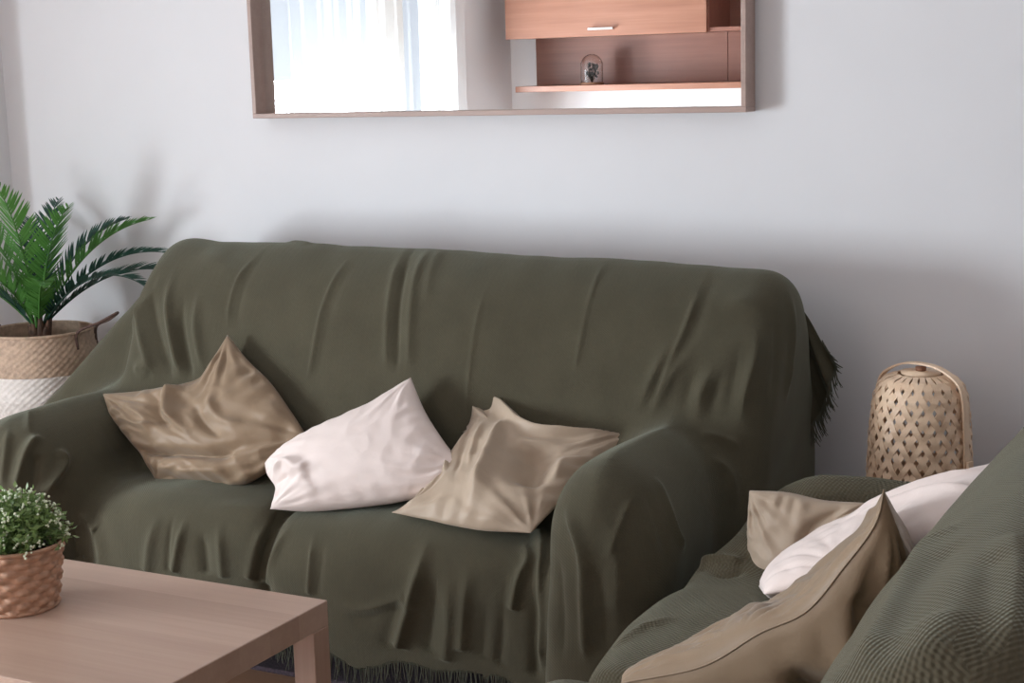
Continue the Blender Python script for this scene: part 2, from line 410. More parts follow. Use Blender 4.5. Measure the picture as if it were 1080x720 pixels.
def make_sofa(name, place, rz, cfg, label):
    """two-seat sofa in its own frame (X along its length, back at Y=0, front towards -Y)"""
    h = cfg.get('res', 0.009)
    seat_f, seat_z, arm_f = cfg['seat_front'], cfg['seat_z'], cfg['arm_front']
    xs = np.arange(-1.25, 1.16, h, dtype=np.float32); ys = np.arange(seat_f-0.16, 0.12, h, dtype=np.float32); zs = np.arange(0.02, 1.12, h, dtype=np.float32)
    X, Y, Z = np.meshgrid(xs, ys, zs, indexing='ij', sparse=True)
    z0 = cfg.get('hem', 0.13)
    # seat: two crowned cushions over one base
    ds = None
    sm = cfg.get('seam_x', 0.0)
    for sx in (-1, 1):
        xc, hwid = (sm+sx*0.67)/2, abs(sx*0.67-sm)/2
        zt = seat_z-0.012+0.03*np.cos(np.clip((X-xc)/(hwid+.025), -1, 1)*pi/2)*np.cos(np.clip((Y-(seat_f*0.5-0.2))/0.55, -1, 1)*pi/2)
        yf = seat_f+0.02-(cfg.get('near_push', 0) if sx > 0 else 0)-0.03*np.cos(np.clip((X-xc)/(hwid+.025), -1, 1)*pi/2)
        d = smax(smax(Z-zt, yf-Y+0.10*np.maximum(0, 0.3-Z), cfg.get('seat_r', 0.13)), abs(X-xc)-hwid, 0.05)
        ds = d if ds is None else smin(ds, d, 0.015)
    ds = np.maximum(ds, np.maximum(z0-Z, Y+0.10))
    # back: raked, rounded top, bulging slightly between its ends
    bulge = 0.03*np.cos(np.clip(X/0.95, -1, 1)*pi/2)
    rake = (np.maximum(Z, 0.42)-0.42)*cfg.get('rake', 0.40)
    yfb = cfg['back_y']+rake-bulge
    bz = cfg['back_z']+cfg.get('tilt', 0.0)*X
    xl, xr = cfg['back_x']
    db = smax(smax((yfb-Y)/1.08, Z-bz, 0.20), Y+0.02+0.25*np.maximum(0, Z-0.6), 0.16)
    db = smax(db, np.maximum(xl-X, X-xr), cfg.get('back_r', 0.13))
    db = np.maximum(db, z0-Z)
    # arms
    das = []
    for sx in (-1, 1):
        xo, xi = cfg['arm_l'] if sx < 0 else cfg['arm_r']
        zt = cfg['arm_z' if sx < 0 else 'arm_zr']+0.02*np.cos((Y-arm_f)*2.2)
        d = smax(smax(Z-zt, abs(X-(xo+xi)/2)-abs(xo-xi)/2-0.02*np.maximum(0, 0.5-Z), 0.22), arm_f-Y-0.05*np.maximum(0, 0.45-Z)+cfg.get('arm_slope', 0)*np.maximum(0, Z-.46), 0.16)
        d = np.maximum(np.maximum(d, Y+0.05), cfg.get('arm_hem', 0.06)-Z)
        das.append(d)
    # the throw falls from the back's top corner to the outer side of one arm
    if cfg.get('tent'):
        (xa, za), (xb, zb), ya, yb2 = cfg['tent']
        nx, nz = -(zb-za), (xb-xa); l = math.hypot(nx, nz); nx, nz = nx/l, nz/l
        if nz < 0: nx, nz = -nx, -nz
        d = smax(smax((X-xa)*nx+(Z-za)*nz, (ya+0.5*(Z-zb))-Y, 0.09), Y+0.06, 0.06)
        d = smax(d, Z-bz+.055, 0.10); d = smax(np.maximum(d, 0.3-Z), X-(xl+0.12), .12); d = np.maximum(d, xb-0.02-X)
        db = smin(db, d, 0.08)
    F = smin(ds, db, 0.05)
    for d in das: F = smin(F, d, cfg.get('arm_blend', 0.055))
    F = np.maximum(F, 0.035-Z)
    V, Q = surface_nets(F, (xs[0], ys[0], zs[0]), h)
    V = laplace(V, Q, 4)
    # leave out the faces that stand against the wall, then refine
    n = vnormals(V, Q); fm = V[Q].mean(1); fn_ = n[Q].mean(1)
    if cfg.get('wall_side'): Q = Q[~((fn_[:, 1] > 0.75) & (fm[:, 1] > -0.14))]
    used, inv = np.unique(Q, return_inverse=True); V = V[used]; Q = inv.reshape(-1, 4)
    V, Q = subdivide(V, Q); V = laplace(V, Q, 3)
    # which cover a point belongs to
    gi = np.clip(np.round((V-np.array([xs[0], ys[0], zs[0]]))/h).astype(int), 0, np.array(F.shape)-1)
    pick = lambda D: np.broadcast_to(D, F.shape)[gi[:, 0], gi[:, 1], gi[:, 2]]
    lab = np.argmin(np.stack([pick(ds), pick(db), pick(das[0]), pick(das[1])], 1), 1)
    n = vnormals(V, Q)
    # loose cloth: broad undulation, then individual folds
    amp = 0.0035*waves(V, cfg['seed'], 7, 12)+0.0012*waves(V, cfg['seed']+1, 26, 14)
    V = V+n*amp[:, None]
    if 'folds' in cfg:
        Vw = V
        Hs = strokes_field(Vw, cfg['folds'])
        V = V+n*Hs[:, None]
    # uneven hem of the seat cover
    k = np.clip((0.30-V[:, 2])/0.17, 0, 1)*(lab == 0)*(n[:, 1] < -0.2)
    V[:, 2] += k*(0.012*np.sin(V[:, 0]*13+cfg['seed'])+0.010*np.sin(V[:, 0]*29))
    n = vnormals(V, Q)
    # open hem
    fz = V[Q].mean(1); fnz = n[Q].mean(1)[:, 2]
    low = np.where(np.isin(lab[Q[:, 0]], (2, 3)), cfg.get('arm_hem', 0.06), z0)
    keep = ~((fz[:, 2] < low+0.02) & (fnz < -0.35)) & (fz[:, 2] > 0.05)
    Q = Q[keep]
    root = empty(name, place, rz); tag(root, label, 'sofa', None)
    parts = {}
    for k, nm in enumerate(('seat_cover', 'backrest_cover', 'armrest_cover', 'armrest_cover')):
        q = Q[lab[Q[:, 0]] == k]
        if not len(q): continue
        u, inv = np.unique(q, return_inverse=True)
        me = mesh_np(nm, V[u], inv.reshape(q.shape))
        parts[k] = lnk(nm, me, M[cfg.get('mat', 'throw')], root)
    # yarn fringe along the front hem of the seat cover
    if cfg.get('fringe'):
        x0, x1 = cfg['fringe']; fm = V[:, 1] < seat_f+0.2; q = Q[lab[Q[:, 0]] == 0]; hem = []
        use = np.unique(q); use = use[(V[use, 1] < seat_f+0.12)]
        for xx in np.arange(x0, x1, 0.012):
            m_ = use[abs(V[use, 0]-xx) < 0.007]
            if len(m_): hem.append(V[m_[np.argmin(V[m_, 2])]]+np.array([0, -0.002, 0]))
        if len(hem) > 3: fringe('fringe', hem, parts[0], 0.05, 0.0042, cfg['seed'])
    # inner body and feet
    b = MB(); b.box((-0.62, seat_f+0.12, 0.10), (0.62, -0.10, 0.36), .03)
    b.box((cfg['arm_l'][0]+.06, seat_f+0.14, 0.10), (cfg['arm_r'][0]-.06, -0.12, 0.30), .03); b.build('base_frame', M['sofa_dark'], root)
    for fx in (-0.8, 0.8):
        for fy in (arm_f+0.32, -0.2):
            b = MB(); fz_ = cfg.get('foot_z', 0.0); b.lathe([(0.001, fz_), (0.022, fz_), (0.03, 0.11), (0.001, 0.11)], 16, (fx, fy, 0)); b.build('foot', M['sofa_dark'], root, True)
    return root, parts, V, Q, lab

SOFA1 = dict(seat_front=-0.80, seat_z=0.445, arm_front=-0.93, back_y=-0.56, back_z=1.018, tilt=-0.020, back_x=(-0.80, 1.0), back_r=.09, seam_x=-.10, res=.008, wall_side=True, arm_l=(-0.99, -0.65), arm_r=(0.935, 0.66),
             arm_z=0.62, arm_zr=0.665, seed=3, foot_z=.012, fringe=(-0.64, 0.62), tent=((-0.78, 1.0), (-1.14, 0.56), -0.42, 0), hem=0.13, arm_hem=0.05)
SOFA1['folds'] = [
    (-0.0078, 0.009, [(0.004, -0.214, 1.001), (0.035, -0.336, 0.949), (0.059, -0.410, 0.856), (0.085, -0.468, 0.722)], 0.15),
    (0.007, 0.012, [(-0.019, -0.212, 1.000), (0.007, -0.339, 0.944), (0.031, -0.410, 0.854), (0.055, -0.466, 0.726)], 0.15),
    (0.01, 0.016, [(0.051, -0.215, 1.001), (0.073, -0.337, 0.951), (0.095, -0.405, 0.868), (0.123, -0.469, 0.720)], 0.2),
    (0.006, 0.02, [(0.079, -0.205, 0.999), (0.106, -0.322, 0.963), (0.137, -0.404, 0.871)], 0.3),
    (0.005, 0.008, [(-0.419, -0.227, 1.006), (-0.451, -0.351, 0.934), (-0.454, -0.397, 0.865), (-0.444, -0.429, 0.797)], 0.2),
    (-0.0024, 0.012, [(-0.409, -0.213, 1.005), (-0.425, -0.353, 0.931), (-0.425, -0.401, 0.860), (-0.415, -0.430, 0.794)], 0.2),
    (0.006, 0.014, [(-0.409, -0.213, 1.005), (-0.375, -0.210, 1.005), (-0.295, -0.245, 1.005)], 0.3),
    (0.005, 0.008, [(-0.149, -0.286, 0.986), (-0.161, -0.373, 0.911), (-0.165, -0.424, 0.826), (-0.163, -0.486, 0.687)], 0.2),
    (-0.0018, 0.012, [(-0.121, -0.290, 0.982), (-0.135, -0.372, 0.912), (-0.139, -0.424, 0.828), (-0.139, -0.485, 0.689)], 0.2),
    (0.004, 0.007, [(0.278, -0.276, 0.985), (0.279, -0.402, 0.878), (0.280, -0.456, 0.750), (0.293, -0.502, 0.625)], 0.2),
    (0.004, 0.007, [(0.535, -0.209, 0.992), (0.546, -0.328, 0.944), (0.549, -0.415, 0.826), (0.543, -0.451, 0.733)], 0.2),
    (0.008, 0.009, [(0.794, -0.228, 0.981), (0.795, -0.369, 0.886), (0.765, -0.434, 0.767), (0.743, -0.484, 0.669)], 0.15),
    (-0.0036, 0.014, [(0.822, -0.258, 0.972), (0.818, -0.370, 0.882), (0.789, -0.434, 0.765), (0.770, -0.495, 0.669)], 0.15),
    (0.016, 0.013, [(0.949, -0.353, 0.881), (0.955, -0.391, 0.814), (0.944, -0.435, 0.720), (0.946, -0.459, 0.658)], 0.5),
    (-0.0072, 0.016, [(0.926, -0.368, 0.872), (0.919, -0.412, 0.795), (0.913, -0.443, 0.715), (0.915, -0.467, 0.658)], 0.5),
    (0.014, 0.018, [(0.877, -0.412, 0.802), (0.852, -0.441, 0.732), (0.852, -0.485, 0.663)], 0.5),
    (-0.006, 0.016, [(0.850, -0.409, 0.811), (0.821, -0.440, 0.741), (0.821, -0.485, 0.675)], 0.5),
    (-0.006, 0.014, [(0.901, -0.410, 0.803), (0.881, -0.439, 0.733), (0.877, -0.471, 0.666)], 0.5),
    (0.013, 0.018, [(0.827, -0.389, 0.852), (0.775, -0.439, 0.752), (0.739, -0.476, 0.677)], 0.5),
    (0.012, 0.016, [(0.768, -0.393, 0.852), (0.735, -0.439, 0.755), (0.702, -0.474, 0.674)], 0.5),
    (-0.006, 0.014, [(0.797, -0.390, 0.853), (0.755, -0.440, 0.753), (0.721, -0.474, 0.676)], 0.5),
    (0.008, 0.03, [(0.853, -0.355, 0.898), (0.899, -0.331, 0.920), (0.970, -0.313, 0.907)], 0.5),
    (-0.0048, 0.03, [(0.852, -0.382, 0.860), (0.921, -0.363, 0.881), (0.986, -0.330, 0.857)], 0.5),
    (0.012, 0.014, [(0.973, -0.240, 0.950), (1.001, -0.284, 0.829), (1.000, -0.324, 0.688)], 0.3),
    (-0.0048, 0.014, [(0.967, -0.307, 0.916), (0.989, -0.351, 0.818), (0.990, -0.395, 0.702)], 0.3),
    (-0.0156, 0.02, [(-0.736, -0.317, 0.959), (-0.717, -0.394, 0.866), (-0.661, -0.440, 0.763), (-0.585, -0.480, 0.662)], (0.5, 0.2)),
    (0.015, 0.016, [(-0.767, -0.326, 0.931), (-0.756, -0.395, 0.839), (-0.708, -0.444, 0.748), (-0.641, -0.481, 0.658)], (0.5, 0.25)),
    (0.018, 0.015, [(-0.679, -0.331, 0.950), (-0.657, -0.397, 0.862), (-0.613, -0.439, 0.765), (-0.561, -0.476, 0.670)], (0.5, 0.2)),
    (-0.012, 0.014, [(-0.617, -0.372, 0.905), (-0.604, -0.415, 0.824), (-0.569, -0.447, 0.745), (-0.528, -0.477, 0.666)], (0.5, 0.2)),
    (0.012, 0.016, [(-0.569, -0.370, 0.908), (-0.551, -0.420, 0.815), (-0.515, -0.452, 0.735), (-0.481, -0.474, 0.681)], (0.5, 0.3)),
    (0.014, 0.022, [(-0.732, -0.471, 0.676), (-0.701, -0.466, 0.693), (-0.665, -0.473, 0.677)], 0.4),
    (0.008, 0.02, [(-0.705, -0.344, 0.938), (-0.747, -0.398, 0.841), (-0.887, -0.347, 0.709)], 0.3),
    (0.006, 0.03, [(-0.633, -0.270, 0.989), (-0.527, -0.327, 0.954), (-0.422, -0.368, 0.913)], 0.4),
    (-0.012, 0.022, [(-0.647, -0.818, 0.383), (-0.640, -0.815, 0.329), (-0.636, -0.813, 0.276)], (0.45, 0.06)),
    (0.01, 0.012, [(-0.640, -0.800, 0.398), (-0.623, -0.792, 0.374), (-0.587, -0.795, 0.355)], (0.45, 0.06)),
    (0.01, 0.02, [(-0.610, -0.784, 0.385), (-0.578, -0.799, 0.320), (-0.579, -0.797, 0.259)], (0.45, 0.06)),
    (-0.006, 0.008, [(-0.351, -0.770, 0.437), (-0.355, -0.807, 0.367), (-0.364, -0.808, 0.281)], (0.45, 0.06)),
    (0.012, 0.018, [(-0.389, -0.781, 0.426), (-0.406, -0.809, 0.355), (-0.427, -0.806, 0.272)], (0.45, 0.06)),
    (0.014, 0.013, [(-0.311, -0.777, 0.427), (-0.323, -0.808, 0.354), (-0.344, -0.807, 0.283)], (0.45, 0.06)),
    (-0.012, 0.018, [(-0.270, -0.790, 0.401), (-0.255, -0.804, 0.349), (-0.251, -0.804, 0.289)], (0.45, 0.06)),
    (0.01, 0.014, [(-0.228, -0.771, 0.418), (-0.208, -0.798, 0.354), (-0.204, -0.798, 0.283)], (0.45, 0.06)),
    (0.008, 0.03, [(-0.284, -0.759, 0.441), (-0.201, -0.738, 0.438), (-0.114, -0.712, 0.413)], (0.45, 0.06)),
    (0.01, 0.012, [(-0.116, -0.706, 0.419), (-0.123, -0.768, 0.378), (-0.140, -0.789, 0.285)], (0.45, 0.06)),
    (-0.0084, 0.01, [(-0.079, -0.714, 0.415), (-0.107, -0.755, 0.364), (-0.121, -0.781, 0.277)], (0.45, 0.06)),
    (0.01, 0.012, [(-0.035, -0.735, 0.425), (-0.063, -0.777, 0.364), (-0.100, -0.763, 0.270)], (0.45, 0.06)),
    (0.008, 0.008, [(0.038, -0.750, 0.427), (0.047, -0.796, 0.361), (0.039, -0.799, 0.275)], (0.45, 0.06)),
    (-0.0048, 0.012, [(0.071, -0.764, 0.421), (0.074, -0.799, 0.360), (0.064, -0.801, 0.275)], (0.45, 0.06)),
    (0.008, 0.01, [(0.101, -0.804, 0.274), (0.195, -0.809, 0.272), (0.307, -0.811, 0.315)], (0.45, 0.06)),
    (-0.0048, 0.012, [(0.100, -0.802, 0.251), (0.203, -0.806, 0.251), (0.331, -0.809, 0.292)], (0.45, 0.06)),
    (0.024, 0.017, [(0.338, -0.751, 0.448), (0.343, -0.797, 0.397), (0.325, -0.810, 0.325), (0.273, -0.796, 0.176)], (0.5, 0.04)),
    (-0.012, 0.02, [(0.381, -0.790, 0.404), (0.367, -0.806, 0.297), (0.341, -0.796, 0.182)], (0.75, 0.06)),
    (-0.0072, 0.02, [(0.297, -0.812, 0.331), (0.257, -0.805, 0.237), (0.235, -0.798, 0.176)], (0.45, 0.06)),
    (0.012, 0.016, [(0.455, -0.781, 0.407), (0.448, -0.799, 0.327), (0.428, -0.789, 0.191)], (0.45, 0.06)),
    (-0.006, 0.016, [(0.499, -0.789, 0.372), (0.492, -0.794, 0.288), (0.472, -0.782, 0.176)], (0.75, 0.06)),
    (0.012, 0.018, [(0.404, -0.795, 0.383), (0.407, -0.801, 0.279), (0.387, -0.790, 0.165)], (0.45, 0.06)),
    (0.016, 0.012, [(0.543, -0.712, 0.442), (0.577, -0.756, 0.412), (0.568, -0.777, 0.380), (0.555, -0.789, 0.307)], (0.45, 0.06)),
    (-0.0096, 0.014, [(0.539, -0.774, 0.394), (0.532, -0.791, 0.294), (0.512, -0.779, 0.170)], (0.75, 0.06)),
    (-0.0132, 0.014, [(0.602, -0.763, 0.400), (0.609, -0.784, 0.302), (0.595, -0.775, 0.173)], (0.45, 0.06)),
    (0.018, 0.012, [(0.543, -0.632, 0.447), (0.615, -0.763, 0.400), (0.614, -0.776, 0.184)], 0.15),
    (-0.0072, 0.016, [(0.722, -0.895, 0.491), (0.733, -0.914, 0.381), (0.737, -0.928, 0.258)], 0.25),
    (0.017, 0.013, [(0.727, -0.871, 0.586), (0.782, -0.918, 0.510), (0.793, -0.931, 0.395), (0.799, -0.941, 0.271)], 0.2),
    (-0.0084, 0.016, [(0.813, -0.921, 0.492), (0.833, -0.929, 0.399), (0.836, -0.936, 0.287)], 0.25),
    (0.006, 0.008, [(0.865, -0.853, 0.614), (0.856, -0.891, 0.565), (0.835, -0.916, 0.491)], 0.2),
    (0.01, 0.011, [(0.874, -0.779, 0.635), (0.927, -0.798, 0.544), (0.938, -0.764, 0.477)], 0.2),
    (-0.0048, 0.014, [(0.870, -0.829, 0.626), (0.917, -0.842, 0.539), (0.931, -0.839, 0.463)], 0.25),
    (0.01, 0.014, [(0.891, -0.518, 0.616), (0.939, -0.503, 0.574), (0.957, -0.526, 0.499)], 0.3),
    (0.008, 0.02, [(0.828, -0.896, 0.583), (0.854, -0.913, 0.476), (0.852, -0.925, 0.363)], 0.3),
    (0.01, 0.012, [(0.858, -0.489, 0.656), (0.916, -0.474, 0.644), (0.957, -0.469, 0.620)], 0.3),
    (0.022, 0.013, [(-0.725, -0.817, 0.590), (-0.727, -0.862, 0.564), (-0.727, -0.894, 0.508), (-0.731, -0.908, 0.463)], 0.2),
    (-0.012, 0.014, [(-0.708, -0.854, 0.553), (-0.701, -0.878, 0.507), (-0.697, -0.892, 0.458)], 0.2),
    (0.018, 0.013, [(-0.691, -0.810, 0.558), (-0.671, -0.803, 0.525), (-0.668, -0.842, 0.490), (-0.680, -0.875, 0.460)], 0.2),
    (0.01, 0.012, [(-0.801, -0.846, 0.610), (-0.771, -0.894, 0.551), (-0.768, -0.917, 0.462)], 0.3),
    (0.006, 0.01, [(-0.824, -0.752, 0.630), (-0.774, -0.809, 0.615), (-0.744, -0.838, 0.593)], 0.3),
    (-0.0048, 0.02, [(-0.718, -0.638, 0.595), (-0.666, -0.631, 0.525), (-0.639, -0.598, 0.469)], 0.3),
]

sofa1, parts1, V1, Q1, lab1 = make_sofa('sofa', (-2.08, 3.62, 0), 0.0, SOFA1, 'long dark green fabric covered sofa standing along the wall under the mirror')
SOFA2 = dict(seat_front=-1.075, seat_z=0.465, arm_front=-1.06, arm_slope=.45, arm_blend=.17, seam_x=-.10, near_push=.055, back_y=-0.555, back_z=0.985, back_x=(-0.93, 0.93), arm_l=(-0.95, -0.71), arm_r=(0.97, 0.66),
             arm_z=0.632, arm_zr=0.6, seed=9, seat_r=.08, hem=0.13, arm_hem=0.05, res=0.010, mat='throw_near')
SOFA2['folds'] = [
    (0.012, 0.022, [(0.430, -0.308, 0.940), (0.472, -0.350, 0.908), (0.734, -0.325, 0.918), (0.866, -0.305, 0.914)], 0.15),
    (-0.006, 0.03, [(0.505, -0.307, 0.938), (0.652, -0.318, 0.926), (0.839, -0.289, 0.937), (0.877, -0.284, 0.920)], 0.15),
    (0.01, 0.024, [(0.550, -0.240, 0.965), (0.785, -0.200, 0.964), (0.876, -0.188, 0.936)], 0.15),
    (-0.0072, 0.022, [(0.615, -0.249, 0.962), (0.790, -0.220, 0.965), (0.882, -0.205, 0.934)], 0.2),
    (0.005, 0.03, [(0.780, -0.266, 0.954), (0.854, -0.257, 0.947), (0.884, -0.254, 0.927)], 0.3),
    (-0.0096, 0.01, [(-0.653, -1.055, 0.462), (-0.609, -0.987, 0.474), (-0.635, -0.943, 0.483)], 0.2),
    (0.014, 0.012, [(-0.672, -1.057, 0.463), (-0.660, -1.020, 0.485), (-0.649, -0.958, 0.488)], 0.2),
    (0.006, 0.012, [(-0.206, -1.047, 0.445), (-0.304, -1.019, 0.467), (-0.357, -0.968, 0.475)], 0.3),
]

sofa2, parts2, V2, Q2, lab2 = make_sofa('sofa', (-0.04, 2.15, 0), -pi/2, SOFA2, 'green covered sofa in the right foreground, seen over its backrest')
# loose corner of the back throw hanging off the right end
def hang(left, right, bottom, n=50):
    A, B, Cb = catmull(left, n), catmull(right, n), catmull(bottom, n); V = []
    for j in range(n):
        t = j/(n-1)
        for i in range(n):
            s = i/(n-1); p = A[j]*(1-s)+B[j]*s
            e = Cb[i]-(A[-1]*(1-s)+B[-1]*s); p = p+e*t**2
            p = p+np.array([0, -1, 0])*(.012*sin(s*15+t*2)*t*(.3+.7*s)+.006*sin(s*31+1)*t)
            V.append(p)
    F = [(j*n+i, (j+1)*n+i, (j+1)*n+i+1, j*n+i+1) for j in range(n-1) for i in range(n-1)]
    return np.array(V), F
Vh, Fh = hang([(0.907, -0.130, 0.889), (0.914, -0.130, 0.800), (0.924, -0.130, 0.665), (0.938, -0.130, 0.535)], [(0.945, -0.100, 0.904), (0.984, -0.100, 0.854), (1.016, -0.100, 0.796), (1.046, -0.100, 0.740)], [(0.938, -0.130, 0.535), (0.959, -0.124, 0.572), (0.984, -0.118, 0.586), (1.009, -0.112, 0.619), (1.032, -0.106, 0.682), (1.046, -0.100, 0.740)])
th = lnk('throw_corner', mesh_np('throw_corner', Vh, Fh), M['throw'], sofa1)
md = th.modifiers.new('thick', 'SOLIDIFY'); md.thickness = .004
fringe('fringe', Vh[-50:][2:], th, .035, .0028, 5, out=(.35, -.1, 0))
fringe('fringe', Vh.reshape(50, 50, 3)[32:, -1], th, .03, .004, 6, out=(.6, 0, .3))
fringe('fringe', [V1[i] for i in SEAM_I], parts1[1], .012, .004, 8, out=(-.5, -.4, .3)) if False else None



# ------------------------------------------------------------------ cushions
def cushion(name, mat, bottom, right, top, left, thick=(0.075, 0.06), strokes=(), wr=0.004, seed=0, label='', group=None, n=96, corner=0.010, post=None, p=0.5, bstrokes=()):
    """square cushion from its four seam lines (Coons patch), stuffed to both sides and creased"""
    E = [catmull(e, n) for e in (bottom, right, top, left)]      # bottom bl-br, right br-tr, top tl-tr, left bl-tl
    u = np.linspace(0, 1, n); U, Vv = np.meshgrid(u, u, indexing='ij')
    B_, R_, T_, L_ = E
    Pm = ((1-Vv)[..., None]*B_[:, None]+Vv[..., None]*T_[:, None]+(1-U)[..., None]*L_[None]+U[..., None]*R_[None]
          - ((1-U)*(1-Vv))[..., None]*B_[0]-(U*(1-Vv))[..., None]*B_[-1]-((1-U)*Vv)[..., None]*T_[0]-(U*Vv)[..., None]*T_[-1])
    du = np.gradient(Pm, axis=0); dv = np.gradient(Pm, axis=1); nn = np.cross(du, dv); nn /= np.linalg.norm(nn, axis=2)[..., None]+1e-12
    nm = nn.mean((0, 1)); nm /= np.linalg.norm(nm); nn = 0.35*nn+0.65*nm; nn /= np.linalg.norm(nn, axis=2)[..., None]
    a, b_ = 2*U-1, 2*Vv-1
    env = np.maximum((1-a**2)*(1-b_**2), 0)
    hgt = env**p
    uv = np.stack([U.ravel(), Vv.ravel()], 1)
    ef = np.minimum(1, env/0.12).ravel()**0.8
    # crinkles running into the corners and along the seams
    cr = np.zeros(n*n)
    rs = np.random.RandomState(seed)
    for (cu, cv) in ((0, 0), (1, 0), (1, 1), (0, 1)):
        du_, dv_ = uv[:, 0]-cu, uv[:, 1]-cv; rr = np.hypot(du_, dv_); th = np.arctan2(abs(dv_), abs(du_))
        cr += (np.sin(th*rs.uniform(13, 17)+rs.uniform(0, 6)+rr*3)+0.5*np.sin(th*27+rs.uniform(0, 6)))*np.exp(-(rr/0.42)**2)*np.minimum(1, rr/0.12)
    for k, dd, cc in ((0, uv[:, 0], uv[:, 1]), (1, 1-uv[:, 0], uv[:, 1]), (2, uv[:, 1], uv[:, 0]), (3, 1-uv[:, 1], uv[:, 0])):
        cr += 0.7*np.sin(cc*rs.uniform(38, 52)+rs.uniform(0, 6)+2*np.sin(cc*9+k))*np.exp(-(dd/0.13)**2)
    big = waves(uv, seed+5, 9, 10)*0.6
    q = waves(uv, seed+11, 16, 8); ridge = (0.55-abs(q))*0.9
    Hf = (cr*wr+big*wr*0.9+ridge*wr*0.9)*ef
    Hs = strokes_field(uv, strokes) if len(strokes) else 0
    Hb = strokes_field(uv, bstrokes) if len(bstrokes) else 0
    f = hgt*thick[0]+(Hf+Hs*np.minimum(1, env/0.04).ravel()).reshape(n, n)
    g = hgt*thick[1]+(np.roll(Hf, 37)*0.7*ef+Hb*np.minimum(1, env/0.04).ravel()).reshape(n, n)
    f = np.where(env > 0, f, 0); g = np.where(env > 0, np.maximum(g, -0.6*f), 0)
    Vf = Pm+nn*f[..., None]; Vb = Pm-nn*g[..., None]
    if post: Vf, Vb = post(Vf, Vb, U, Vv)
    idx = np.arange(n*n).reshape(n, n); idb = idx.copy(); inner = np.zeros((n, n), bool); inner[1:-1, 1:-1] = True
    idb[inner] = n*n+np.arange(inner.sum())
    Vall = np.vstack([Vf.reshape(-1, 3), Vb[inner]])
    qf = np.stack([idx[:-1, :-1], idx[1:, :-1], idx[1:, 1:], idx[:-1, 1:]], -1).reshape(-1, 4)
    qb = np.stack([idb[:-1, :-1], idb[:-1, 1:], idb[1:, 1:], idb[1:, :-1]], -1).reshape(-1, 4)
    Qa = np.vstack([qf, qb])
    c = Vall.mean(0); c[2] = Vall[:, 2].min()
    o = lnk(name, mesh_np(name, Vall-c, Qa), mat); o.location = c
    return tag(o, label, 'cushion', group)
def seam_of(curves, parent, mat, r=0.0015):
    b = MB()
    for c in curves: b.tube(catmull(c, 40), r, 6)
    return b.build('seam', mat, parent, True, offset=parent.location)

cushion('cushion', M['beige_warm'], [(-2.602, 2.974, 0.448), (-2.455, 2.977, 0.455), (-2.324, 2.985, 0.471), (-2.181, 3.041, 0.581)], [(-2.181, 3.041, 0.581), (-2.244, 3.067, 0.634), (-2.328, 3.099, 0.697), (-2.409, 3.121, 0.743), (-2.491, 3.149, 0.799)], [(-2.846, 3.069, 0.637), (-2.718, 3.076, 0.653), (-2.560, 3.093, 0.685), (-2.522, 3.114, 0.728), (-2.491, 3.149, 0.799)], [(-2.602, 2.974, 0.448), (-2.667, 3.002, 0.504), (-2.726, 3.020, 0.540), (-2.797, 3.044, 0.588), (-2.846, 3.069, 0.637)], thick=(.07,.05), seed=1, wr=.005, label='crumpled tan beige cushion against the left armrest of the long sofa', group='cushions on the long sofa', strokes=[(.038,.05,[(.56,.99),(.49,.75),(.47,.55),(.50,.4)],(.1,.4)),(-.028,.05,[(.44,.95),(.38,.7),(.40,.5)]),(-.035,.045,[(-.02,.32),(.2,.27),(.45,.25),(.75,.2)]),(.02,.06,[(.02,.12),(.3,.10),(.6,.1)]),(-.02,.03,[(.05,.05),(.3,.03),(.6,.04)]),(.012,.03,[(.2,.85),(.28,.65),(.22,.45)]),(.012,.03,[(.05,.75),(.2,.6),(.35,.55)]),(.012,.03,[(.75,.75),(.7,.5),(.8,.3)]),(-.012,.03,[(.65,.7),(.6,.5),(.65,.3)])])
cushion('cushion', M['white'], [(-2.187, 2.884, 0.446), (-2.046, 2.894, 0.458), (-1.800, 2.931, 0.508), (-1.724, 2.981, 0.575)], [(-1.724, 2.981, 0.575), (-1.786, 3.011, 0.615), (-1.859, 3.053, 0.671), (-1.924, 3.102, 0.736)], [(-2.247, 2.952, 0.535), (-2.162, 2.995, 0.593), (-2.009, 3.053, 0.671), (-1.924, 3.102, 0.736)], [(-2.187, 2.884, 0.446), (-2.185, 2.912, 0.482), (-2.220, 2.931, 0.508), (-2.247, 2.952, 0.535)], thick=(.085,.07), seed=2, wr=.0022, label='off white cushion lying in the middle of the long sofa', group='cushions on the long sofa', strokes=[(.02,.05,[(.05,.5),(.2,.55),(.25,.3)]),(-.010,.03,[(.05,.35),(.18,.38)]),(.010,.03,[(.3,.1),(.25,.3),(.32,.5)])])
